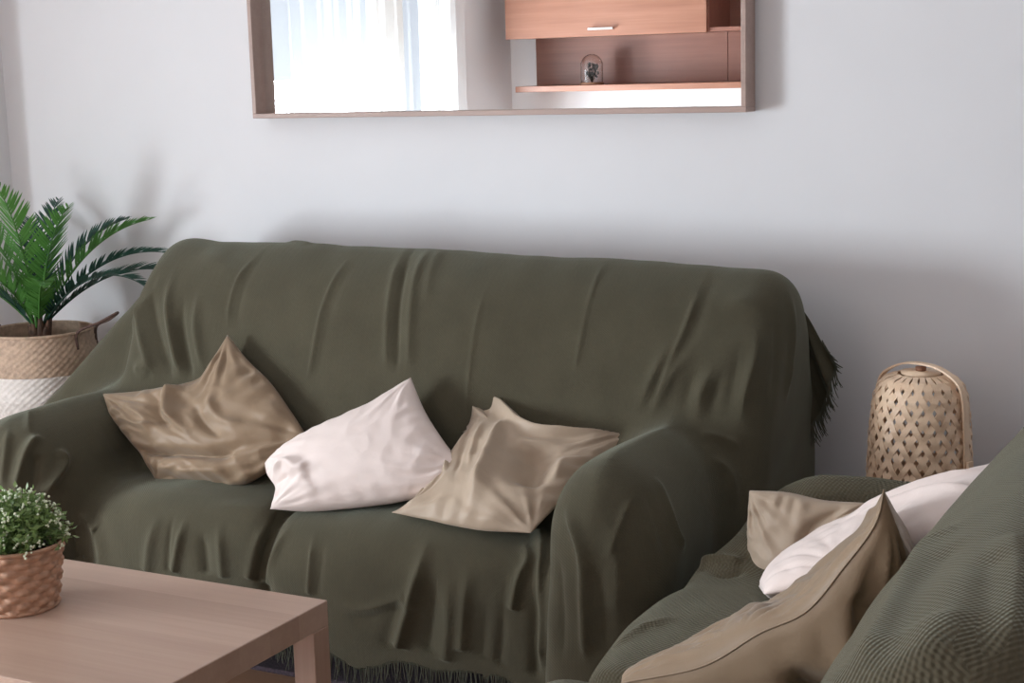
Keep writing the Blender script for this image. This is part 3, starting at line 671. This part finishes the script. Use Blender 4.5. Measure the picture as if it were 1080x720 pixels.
cushion('cushion', M['beige'], [(-1.852, 2.883, 0.475), (-1.756, 2.875, 0.471), (-1.632, 2.866, 0.466), (-1.499, 2.874, 0.470)], [(-1.499, 2.874, 0.470), (-1.460, 2.983, 0.534), (-1.418, 3.090, 0.597), (-1.361, 3.171, 0.644)], [(-1.682, 3.093, 0.599), (-1.711, 3.191, 0.625), (-1.718, 3.248, 0.658), (-1.705, 3.244, 0.655), (-1.649, 3.206, 0.633), (-1.556, 3.126, 0.618), (-1.436, 3.131, 0.621), (-1.361, 3.171, 0.644)], [(-1.852, 2.883, 0.475), (-1.813, 2.919, 0.496), (-1.776, 2.997, 0.542), (-1.730, 3.072, 0.586), (-1.682, 3.093, 0.599)], thick=(.075,.05), seed=3, wr=.004, p=.68, label='slumped pale beige cushion against the right armrest of the long sofa', group='cushions on the long sofa', strokes=[(-.04,.03,[(.06,.92),(.3,.90),(.62,.93)],.2),(.032,.05,[(.03,.82),(.3,.80),(.6,.82),(.97,.96)],.15),(-.055,.09,[(.66,.72),(.76,.52),(.80,.28)],.3),(.030,.055,[(.44,.78),(.54,.5),(.57,.08)],.25),(.014,.03,[(.86,.62),(.92,.4)],.3),(.009,.02,[(.12,.6),(.2,.4),(.3,.2)],.3),(-.008,.02,[(.25,.66),(.32,.4),(.38,.2)],.3),(.008,.018,[(.33,.65),(.38,.45),(.44,.3)],.3)])
cushion('cushion', M['beige'], [(-1.009, 2.830, 0.360), (-0.903, 2.830, 0.355), (-0.791, 2.830, 0.391)], [(-0.791, 2.830, 0.391), (-0.787, 2.850, 0.507), (-0.777, 2.850, 0.619)], [(-1.005, 2.850, 0.620), (-0.929, 2.850, 0.624), (-0.854, 2.850, 0.616), (-0.777, 2.850, 0.619)], [(-1.009, 2.830, 0.360), (-0.999, 2.830, 0.467), (-1.009, 2.850, 0.537), (-1.005, 2.850, 0.620)], thick=(.06,.03), seed=4, wr=.004, label='beige cushion standing against the far armrest of the right sofa', group='cushions on the right sofa', strokes=[(-.02,.05,[(.9,.95),(.6,.8),(.55,.5)])])
cushion('cushion', M['white'], [(-0.828, 2.420, 0.568), (-0.941, 2.720, 0.474)], [(-0.941, 2.720, 0.474), (-0.810, 2.780, 0.545), (-0.660, 2.770, 0.630), (-0.450, 2.720, 0.765)], [(-0.460, 2.400, 0.755), (-0.450, 2.720, 0.765)], [(-0.828, 2.420, 0.568), (-0.785, 2.420, 0.585), (-0.660, 2.420, 0.630), (-0.460, 2.400, 0.755)], thick=(.05,.068), seed=5, wr=.003, label='pinkish white cushion between the two beige ones on the right sofa', group='cushions on the right sofa', bstrokes=[(.012,.04,[(.2,.98),(.35,.7),(.4,.4)]),(.010,.03,[(.6,.95),(.55,.7),(.6,.4)]),(-.010,.04,[(.45,.9),(.45,.6),(.5,.3)])], strokes=[])
big_cushion = cushion('cushion', M['beige_warm'], [(-0.928, 2.060, 0.528), (-0.975, 2.163, 0.483)], [(-0.975, 2.163, 0.483), (-0.872, 2.245, 0.496), (-0.813, 2.348, 0.525), (-0.759, 2.431, 0.543), (-0.708, 2.472, 0.614), (-0.664, 2.472, 0.677), (-0.649, 2.472, 0.714), (-0.627, 2.410, 0.770)], [(-0.536, 2.060, 0.867), (-0.532, 2.100, 0.814), (-0.543, 2.200, 0.752), (-0.627, 2.410, 0.770)], [(-0.928, 2.060, 0.528), (-0.800, 2.060, 0.574), (-0.713, 2.060, 0.637), (-0.643, 2.060, 0.680), (-0.590, 2.060, 0.751), (-0.554, 2.060, 0.804), (-0.541, 2.060, 0.835), (-0.536, 2.060, 0.867)], thick=(.12,.075), seed=6, wr=.005, p=.6, label='large brown beige cushion in the foreground leaning on the right sofa backrest', group='cushions on the right sofa', bstrokes=[(.008,.05,[(.1,.72),(.4,.62),(.8,.6)])], strokes=[(.03,.05,[(.02,.60),(.15,.66),(.3,.72)],.2),(-.03,.05,[(.03,.72),(.18,.78),(.3,.85)],.2),(.02,.05,[(.05,.3),(.3,.4),(.6,.4)],.2),(-.02,.06,[(.05,.5),(.3,.5),(.6,.5)],.2)])
seam_of([[(-0.928, 2.060, 0.528), (-0.800, 2.060, 0.574), (-0.713, 2.060, 0.637), (-0.643, 2.060, 0.680), (-0.590, 2.060, 0.751), (-0.554, 2.060, 0.804), (-0.541, 2.060, 0.835), (-0.536, 2.060, 0.867)]], big_cushion, M['beige_warm'])


# ------------------------------------------------------------------ coffee table
tx, ty = -1.688, 2.390
t = empty('coffee_table', (tx-.45, ty-.275, 0)); tag(t, 'low pale oak veneer coffee table in the left foreground before the sofa', 'coffee table')
b = MB(); b.box((-.45, -.275, .40), (.45, .275, .45), .0015); b.build('tabletop', M['table'], t)
for sx in (-1, 1):
    for sy in (-1, 1):
        b = MB(); x0, y0 = sx*.45, sy*.275
        b.box((x0, y0, 0.0), (x0-sx*.05, y0-sy*.05, .40), .0015); b.build('leg', M['table_leg'], t)

# ------------------------------------------------------------------ mirror
mx0, mx1, mz0, mz1, my = -2.741, -1.287, 1.3235, 1.95, 3.633
t = empty('wall_mirror', ((mx0+mx1)/2, YB, mz0)); tag(t, 'long wood framed wall mirror hanging above the sofa', 'mirror')
cx = (mx0+mx1)/2; fwid = .013
def loc(p): return (p[0]-cx, p[1]-YB, p[2]-mz0)
b = MB()
for a_, c_ in (((mx0, my, mz0), (mx1, YB-.001, mz0+fwid)), ((mx0, my, mz1-fwid), (mx1, YB-.001, mz1)),
               ((mx0, my, mz0+fwid), (mx0+fwid, YB-.001, mz1-fwid)), ((mx1-fwid, my, mz0+fwid), (mx1, YB-.001, mz1-fwid))):
    b.box(loc(a_), loc(c_), .0012)
b.build('frame', M['mframe'], t)
b = MB(); b.box(loc((mx0+fwid, my+.047, mz0+fwid)), loc((mx1-fwid, my+.051, mz1-fwid))); b.build('mirror_glass', M['mirror'], t)

# ------------------------------------------------------------------ what the mirror shows: wall unit, shelf, cloche, curtains
cyf = YO+.35
t = empty('wall_cabinet', (-3.4, YO, 1.60)); tag(t, 'cherry wood wall cabinet above the shelf, seen in the mirror', 'cabinet')
x0, x1, x2 = -4.255, -3.056, -2.30
def rel(p, c): return tuple(p[i]-c[i] for i in range(3))
cc = (-3.4, YO, 1.60)
b = MB()
b.box(rel((x0, YO, 1.612), cc), rel((x2, cyf-.02, 1.632), cc)); b.box(rel((x0, YO, 2.1), cc), rel((x2, cyf-.02, 2.12), cc))
b.box(rel((x0, YO, 1.612), cc), rel((x0+.02, cyf-.02, 2.12), cc)); b.box(rel((x1-.01, YO, 1.632), cc), rel((x1+.008, cyf-.02, 2.1), cc))
b.box(rel((x2-.02, YO, 1.612), cc), rel((x2, cyf-.02, 2.12), cc)); b.box(rel((x0, YO, 1.632), cc), rel((x2, YO+.01, 2.1), cc))
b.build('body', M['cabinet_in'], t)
b = MB(); b.box(rel((x0, cyf-.02, 1.608), cc), rel((x1, cyf, 2.12), cc), .001); d_ = b.build('door', M['cabinet'], t)
b = MB(); b.box(rel((-3.735, cyf+.02, 1.641), cc), rel((-3.585, cyf+.028, 1.654), cc), .002)
for hx in (-3.725, -3.60): b.box(rel((hx, cyf, 1.643), cc), rel((hx+.01, cyf+.022, 1.652), cc))
b.build('handle', M['steel'], d_)
t = empty('wall_panel', (-3.4, YO, 1.345)); tag(t, 'reddish wood back panel on the wall between cabinet and shelf in the mirror', 'panel'); cc = (-3.4, YO, 1.345)
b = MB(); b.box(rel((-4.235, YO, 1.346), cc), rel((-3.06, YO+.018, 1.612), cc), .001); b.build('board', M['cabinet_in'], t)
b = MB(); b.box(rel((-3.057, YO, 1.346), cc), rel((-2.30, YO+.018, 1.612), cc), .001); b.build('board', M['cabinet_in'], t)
b = MB(); b.box((-4.245, YO, 1.312), (-2.30, YO+.27, 1.345), .002); o = b.build('shelf', M['cabinet'])
tag(o, 'long reddish wood wall shelf carrying the glass cloche, seen in the mirror', 'shelf')
jc = (-3.80, YO+.19, 1.345)
t = empty('glass_cloche', jc); tag(t, 'small glass dome with a dried sprig on the shelf in the mirror', 'glass dome')
b = MB(); b.lathe([(.001, 0), (.066, 0), (.068, .006), (.066, .014), (.001, .014)], 40); b.build('base', M['bamboo_dark'], t, True)
prof = [(.06, .014), (.062, .03), (.062, .11)]+[(.062*cos(a), .11+.06*sin(a)) for a in np.linspace(.1, pi/2-.02, 12)]
b = MB(); b.lathe(prof+[(max(r-.003, .0005), z-(.003 if z > .12 else 0)) for r, z in prof[::-1]], 40); b.build('dome', M['glass'], t, True)
b = MB(); rnd = random.Random(4)
for i in range(14):
    a = rnd.uniform(0, 6.28); r = rnd.uniform(.01, .04); hh = rnd.uniform(.05, .12)
    b.tube([(0, 0, .014), (r*.4*cos(a), r*.4*sin(a), hh*.6), (r*cos(a), r*sin(a), hh)], .0016, 5)
    for k in range(4):
        p = np.array([r*cos(a), r*sin(a), hh])*rnd.uniform(.6, 1)+np.array([rnd.uniform(-.008, .008), rnd.uniform(-.008, .008), .01])
        b.lathe([(.0005, -.007), (.006, -.003), (.006, .003), (.0005, .007)], 6, p)
b.build('dried_sprig', M['soil'], t, True)

def curtain(y0, y1, x, seed, label, gather=0.0):
    ny, nz = 150, 40; r = np.random.RandomState(seed); V = []
    for j in range(nz):
        tz = j/(nz-1); z = 0.03+2.42*tz
        for i in range(ny):
            ty_ = i/(ny-1); yy = y0+(y1-y0)*ty_
            if gather: yy = y0+(y1-y0)*(ty_*(1-gather*max(0, 1-abs(tz-.42)*2.2)))
            V.append((x+.028*sin(ty_*(y1-y0)*62+2.2*sin(ty_*9+seed)+.6*sin(tz*3))+.012*sin(ty_*31+tz*2), yy, z))
    F = [(j*ny+i, j*ny+i+1, (j+1)*ny+i+1, (j+1)*ny+i) for j in range(nz-1) for i in range(ny-1)]
    c = np.array([x, (y0+y1)/2, 0.03]); o = lnk('sheer_curtain', mesh_np('sheer_curtain', np.array(V)-c, F), M['sheer']); o.location = c
    return tag(o, label, 'curtain', None)
curtain(0.33, 1.55, XL+.09, 2, 'bright white sheer curtain covering the window, left in the mirror')
curtain(-.235, .27, XL+.09, 7, 'narrow white sheer curtain beside the grey wall in the mirror')
b = MB(); b.tube([(XL+.09, -.45, 2.46), (XL+.09, 1.75, 2.46)], .012, 12)
for yy in (-.4, 1.7): b.box((XL, yy-.01, 2.45), (XL+.09, yy+.01, 2.47))
tag(b.build('curtain_rod', M['steel'], None, True), 'thin metal curtain rod above the window', 'curtain rod')

# ------------------------------------------------------------------ tall palm in a belly basket
def frond(parent, base, az, el, length, droop, width, mat, seed, pairs=31, twist=0.0):
    r = random.Random(seed); b = MB(); n = 44; P = []; p = np.array(base, float); e = el
    for i in range(n):
        P.append(p.copy()); d = np.array([cos(az)*cos(e), sin(az)*cos(e), sin(e)]); p = p+d*length/(n-1); e -= droop/(n-1)*(0.4+1.3*i/n)
    P = np.array(P); T = np.gradient(P, axis=0); T /= np.linalg.norm(T, axis=1)[:, None]
    b.tube(P, np.linspace(.0042, .0012, n), 6)
    side0 = np.cross(T[0], (0, 0, 1)); side0 /= np.linalg.norm(side0)
    for k in range(pairs):
        t = .12+.88*k/(pairs-1); i = min(int(t*(n-1)), n-1)
        prof = (sin(pi*min(1, (t-.06)*.92+.10))**.6)
        for s in (-1, 1):
            sd = np.cross(T[i], (0, 0, 1)); sd = sd/(np.linalg.norm(sd)+1e-9); nu = np.cross(sd, T[i])
            sd2 = sd*cos(twist)+nu*sin(twist); nu2 = np.cross(sd2, T[i])
            ln_ = width*prof*r.uniform(.93, 1.07)
            ang = radians(58-26*t)+r.uniform(-.05, .05)
            dirn = sd2*s*sin(ang)+T[i]*cos(ang)+nu2*.28
            dirn /= np.linalg.norm(dirn)
            wv = np.cross(dirn, nu2*1.0+sd2*s*-.5); wv /= np.linalg.norm(wv)
            nrm = np.cross(wv, dirn); w = .0031+.0014*prof
            A = P[i]; V = []
            for f_, wf in ((0, .55), (.25, 1), (.6, .85), (.85, .45), (1, .02)):
                c = A+dirn*ln_*f_+T[i]*ln_*.10*f_*f_-np.array([0, 0, 1])*ln_*.10*f_*f_
                V += [c-wv*w*wf, c-nrm*w*.35*wf, c+wv*w*wf]
            F = []
            for q in range(4):
                for m_ in range(2): F.append((q*3+m_, q*3+m_+1, q*3+m_+4, q*3+m_+3))
            b.add(V, F)
    return b.build('frond', mat, parent, True)
pc = (-3.39, 3.41, 0.437)
t = empty('potted_palm', pc); tag(t, 'leafy green palm in a tall woven belly basket left of the long sofa', 'potted plant')
def weave(th, z, i): return .0028*sin(th*46+(pi if int(i/2) % 2 else 0))*(1 if i % 2 else .3)
prof = []
zs_ = np.linspace(0, .285, 64)
for z in zs_:
    rr = np.interp(z, [0, .02, .10, .165, .22, .262, .285], [.115, .135, .165, .172, .168, .158, .155]); prof.append((rr, z))
split = int(64*.60)
bk = MB(); bk.lathe([(.001, 0)]+prof[:split+1], 184, fn=weave, mi=1)
bk.lathe(prof[split:], 184, fn=weave, mi=0)
bk.lathe([(r-.008, z) for r, z in prof[split:]], 92); bk.tube([(.153*cos(a), .153*sin(a), .286) for a in np.linspace(0, 2*pi, 60)], .005, 8, cap=False)
basket = bk.build('basket', [M['seagrass'], M['seagrass_w']], t, True)
for az in (radians(14), radians(197)):
    c0 = np.array([.152*cos(az), .152*sin(az), .27]); tg = np.array([-sin(az), cos(az), 0]); ou = np.array([cos(az), sin(az), 0])
    b = MB(); b.tube(catmull([c0-tg*.055-np.array([0, 0, .03]), c0-tg*.055+np.array([0, 0, .02])+ou*.004, c0-tg*.03+ou*.06+np.array([0, 0, .045]), c0+ou*.105+np.array([0, 0, .07]),
                     c0+tg*.03+ou*.06+np.array([0, 0, .045]), c0+tg*.055+ou*.004+np.array([0, 0, .02]), c0+tg*.055-np.array([0, 0, .03])], 40), .0042, 8)
    b.build('handle', M['rope'], basket, True)
b = MB(); b.lathe([(.001, .215), (.08, .22), (.150, .212)], 40); b.build('soil', M['soil'], t, True)
b = MB(); rnd = random.Random(2)
for i in range(16):
    a = rnd.uniform(0, 6.28); r0 = rnd.uniform(.004, .022)
    b.tube([(r0*cos(a), r0*sin(a), .20), (r0*1.2*cos(a), r0*1.2*sin(a), .27), (r0*1.9*cos(a), r0*1.9*sin(a), .315+rnd.uniform(-.02, .02))], [.014, .012, .005], 7)
b.build('stem', M['stalk'], t, True)
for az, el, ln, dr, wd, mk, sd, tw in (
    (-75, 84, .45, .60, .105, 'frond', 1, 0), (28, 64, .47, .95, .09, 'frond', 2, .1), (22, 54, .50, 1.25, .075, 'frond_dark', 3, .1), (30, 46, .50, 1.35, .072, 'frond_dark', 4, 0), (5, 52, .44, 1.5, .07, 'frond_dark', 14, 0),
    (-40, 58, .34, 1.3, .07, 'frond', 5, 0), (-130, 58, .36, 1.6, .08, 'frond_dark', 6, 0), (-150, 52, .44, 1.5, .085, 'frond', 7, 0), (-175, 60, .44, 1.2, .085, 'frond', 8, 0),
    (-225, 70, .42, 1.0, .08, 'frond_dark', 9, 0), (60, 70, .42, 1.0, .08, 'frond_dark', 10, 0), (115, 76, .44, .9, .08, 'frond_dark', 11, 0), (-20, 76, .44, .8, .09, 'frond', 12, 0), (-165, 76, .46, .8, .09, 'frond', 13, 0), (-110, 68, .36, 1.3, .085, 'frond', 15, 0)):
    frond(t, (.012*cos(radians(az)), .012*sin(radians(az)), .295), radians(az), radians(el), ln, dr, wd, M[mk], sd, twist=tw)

b = MB(); zt = pc[2]
b.lathe([(.001, zt-.025), (.15, zt-.025), (.155, zt-.02), (.155, zt-.005), (.15, zt), (.001, zt)], 48)
for a in (.5, .5+pi/2, .5+pi, .5+3*pi/2): b.tube([(.12*cos(a), .12*sin(a), zt-.024), (.15*cos(a), .15*sin(a), 0)], .013, 12)
o = b.build('plant_stool', M['table_leg'], None, True); o.location = (pc[0], pc[1], 0); tag(o, 'round wooden stool under the palm basket behind the sofa arm', 'stool')

# ------------------------------------------------------------------ small plant on the table
pp = (-2.22, 2.125, .45)
t = empty('potted_plant', pp); tag(t, 'small bushy plant with white buds in a wicker pot on the coffee table', 'potted plant')
RP0, RP1, HP = .072, .090, .125
def weave2(th, z, i):
    row = int(z/.0135); return .0036*sin(th*12+(pi if row % 2 else 0))*abs(sin(pi*z/.0135))**.5+.0022*abs(sin(pi*z/.0135))**.6
prof = [(RP0+(RP1-RP0)*(z/HP), z) for z in np.linspace(0, HP, 100)]
b = MB(); b.lathe([(.001, .001)]+prof, 220, fn=weave2); b.lathe([(r-.006, z) for r, z in prof[40:]], 60)
for zz, rr_ in ((HP, RP1), (.004, RP0+.001)): b.tube([(rr_*cos(a), rr_*sin(a), zz) for a in np.linspace(0, 2*pi, 60)], .0042, 8, cap=False)
b.build('wicker_pot', M['wicker'], t, True)
b = MB(); b.lathe([(.001, HP-.012), (.05, HP-.01), (RP1-.006, HP-.014)], 30); b.build('soil', M['soil'], t, True)
bl, bf, bs = MB(), MB(), MB(); rnd = random.Random(11)
for i in range(340):
    a = rnd.uniform(0, 6.28); th = math.acos(1-rnd.random()*.97); R0 = .106*rnd.uniform(.8, 1.05)
    tip = np.array([R0*sin(th)*cos(a)*1.02, R0*sin(th)*sin(a)*1.02, HP-.012+.108*cos(th)*rnd.uniform(.85, 1.05)+.006])
    base = np.array([rnd.uniform(-.05, .05), rnd.uniform(-.05, .05), HP-.012]); mid = base*.4+tip*.6+np.array([0, 0, .012])
    C_ = catmull([base, mid, tip], 8); bs.tube(C_, .0008, 4, cap=False)
    for k in range(9):
        p = C_[min(7, 2+int(k*.7))]+np.array([rnd.uniform(-.004, .004) for _ in range(3)])
        d = np.array([rnd.gauss(0, 1), rnd.gauss(0, 1), rnd.gauss(.5, .7)]); d /= np.linalg.norm(d); s_ = np.cross(d, [rnd.gauss(0, 1) for _ in range(3)]); s_ /= np.linalg.norm(s_)
        l = rnd.uniform(.010, .018); w = l*.27; nz_ = np.cross(d, s_)
        bl.add([p, p+d*l*.5-s_*w+nz_*.001, p+d*l, p+d*l*.5+s_*w+nz_*.001], [(0, 1, 2, 3)])
    if rnd.random() < .55:
        for k in range(rnd.randint(2, 5)):
            p = tip+np.array([rnd.uniform(-.005, .005) for _ in range(3)]); r = rnd.uniform(.0016, .0030)
            bf.lathe([(.0003, -r), (r*.8, -r*.5), (r, 0), (r*.7, r*.6), (.0003, r)], 6, p)
bs.build('stem', M['sprig'], t, True); bl.build('foliage', M['sprig'], t, True); tag(bf.build('flower_buds', M['bud'], t, True), kind='stuff')

# ------------------------------------------------------------------ bamboo lantern and the little table it stands on
lz = .478; lp = (-.812, 3.42, lz)
t = empty('bamboo_lantern', lp); tag(t, 'woven bamboo lantern with flat strap handle in the corner by the wall', 'lantern')
LH = .285
def lr(z):  # dome profile
    z = min(max(z, 0), LH)
    return float(np.interp(z, [0, .03, .09, .15, .20, .235, .26, .275, LH], [.113, .114, .113, .110, .106, .101, .092, .078, .044]))
b = MB(); NS = 27
for dr in (-1, 1):
    for s_ in range(NS):
        Vs = []; F = []; n = 90; th0 = 2*pi*s_/NS
        for i in range(n):
            z = .004+(LH-.006)*i/(n-1)
            th = th0+dr*(z/LH)*1.55
            ph = (2*th0*0+ (th*NS/(2*pi)) + dr*0.0)
            # over-under: crossing phase of the two families
            tc = (z/LH)*1.55*2*NS/(2*pi)
            off = .0017*cos(pi*tc+(pi if s_ % 2 else 0))*(1 if dr > 0 else -1)
            r = lr(z)+off
            hw = min(.0076, .0074*(r/.11)+.001)/max(r, .02)
            for q in (-1, 1): Vs.append((r*cos(th+q*hw), r*sin(th+q*hw), z))
        F = [(2*i, 2*i+1, 2*i+3, 2*i+2) for i in range(n-1)]
        b.add(Vs, F)
o = b.build('woven_shade', M['bamboo'], t, False)
sm = o.modifiers.new('thick', 'SOLIDIFY'); sm.thickness = .0014
b = MB()
def band(b, z0, z1, r0, th=.004):
    b.lathe([(r0, z0), (r0+th, z0), (r0+th, z1), (r0, z1), (r0, z0)], 64)
band(b, .028, .046, .110); band(b, 0, .010, .108, .003); b.build('base_ring', M['bamboo'], t, True)
b = MB(); b.lathe([(.001, LH-.004), (.042, LH-.006), (.044, LH+.002), (.001, LH+.004)], 32); b.build('top_cap', M['bamboo'], t, True)
b = MB(); b.lathe([(.001, LH), (.011, LH+.002), (.012, LH+.012), (.001, LH+.014)], 16); b.build('knot', M['bamboo_dark'], t, True)
ha = radians(-21); hx, hy = cos(ha), sin(ha)
def strip(pts, wdir, w, th, b):
    P = np.array(pts); T = np.gradient(P, axis=0); T /= np.linalg.norm(T, axis=1)[:, None]; V = []
    for i in range(len(P)):
        nr = np.cross(T[i], wdir); nr /= np.linalg.norm(nr)
        for sw, sn in ((-1, -1), (1, -1), (1, 1), (-1, 1)): V.append(P[i]+np.array(wdir)*w/2*sw+nr*th/2*sn)
    F = [(i*4+k, i*4+(k+1) % 4, i*4+4+(k+1) % 4, i*4+4+k) for i in range(len(P)-1) for k in range(4)]+[(3, 2, 1, 0), tuple(len(V)-4+k for k in range(4))]
    b.add(V, F)
wd = np.array([-hy, hx, 0])
arc = [(-.119, .0), (-.119, .08), (-.116, .17), (-.110, .235), (-.096, .272), (-.05, .298), (0, .304), (.05, .298), (.096, .272), (.110, .235), (.116, .17), (.119, .08), (.119, .0)]
b = MB(); strip(catmull([np.array([x*hx, x*hy, z]) for x, z in arc], 80), wd, .017, .004, b); b.build('handle', M['bamboo'], t, False)
for s_ in (-1, 1):
    b = MB(); strip(catmull([np.array([s_*.127*hx, s_*.127*hy, z]) for z in (0, .05, .105)], 12), wd, .019, .006, b); b.build('side_peg', M['bamboo'], t)
b = MB(); b.box((-.16, -.16, lz-.025), (.16, .16, lz), .004)
for sx in (-1, 1):
    for sy in (-1, 1): b.box((sx*.15, sy*.15, 0), (sx*.125, sy*.125, lz-.025))
o = b.build('side_table', M['table_leg']); o.location = (-.80, 3.44, 0); tag(o, 'small square side table in the corner under the bamboo lantern', 'side table')
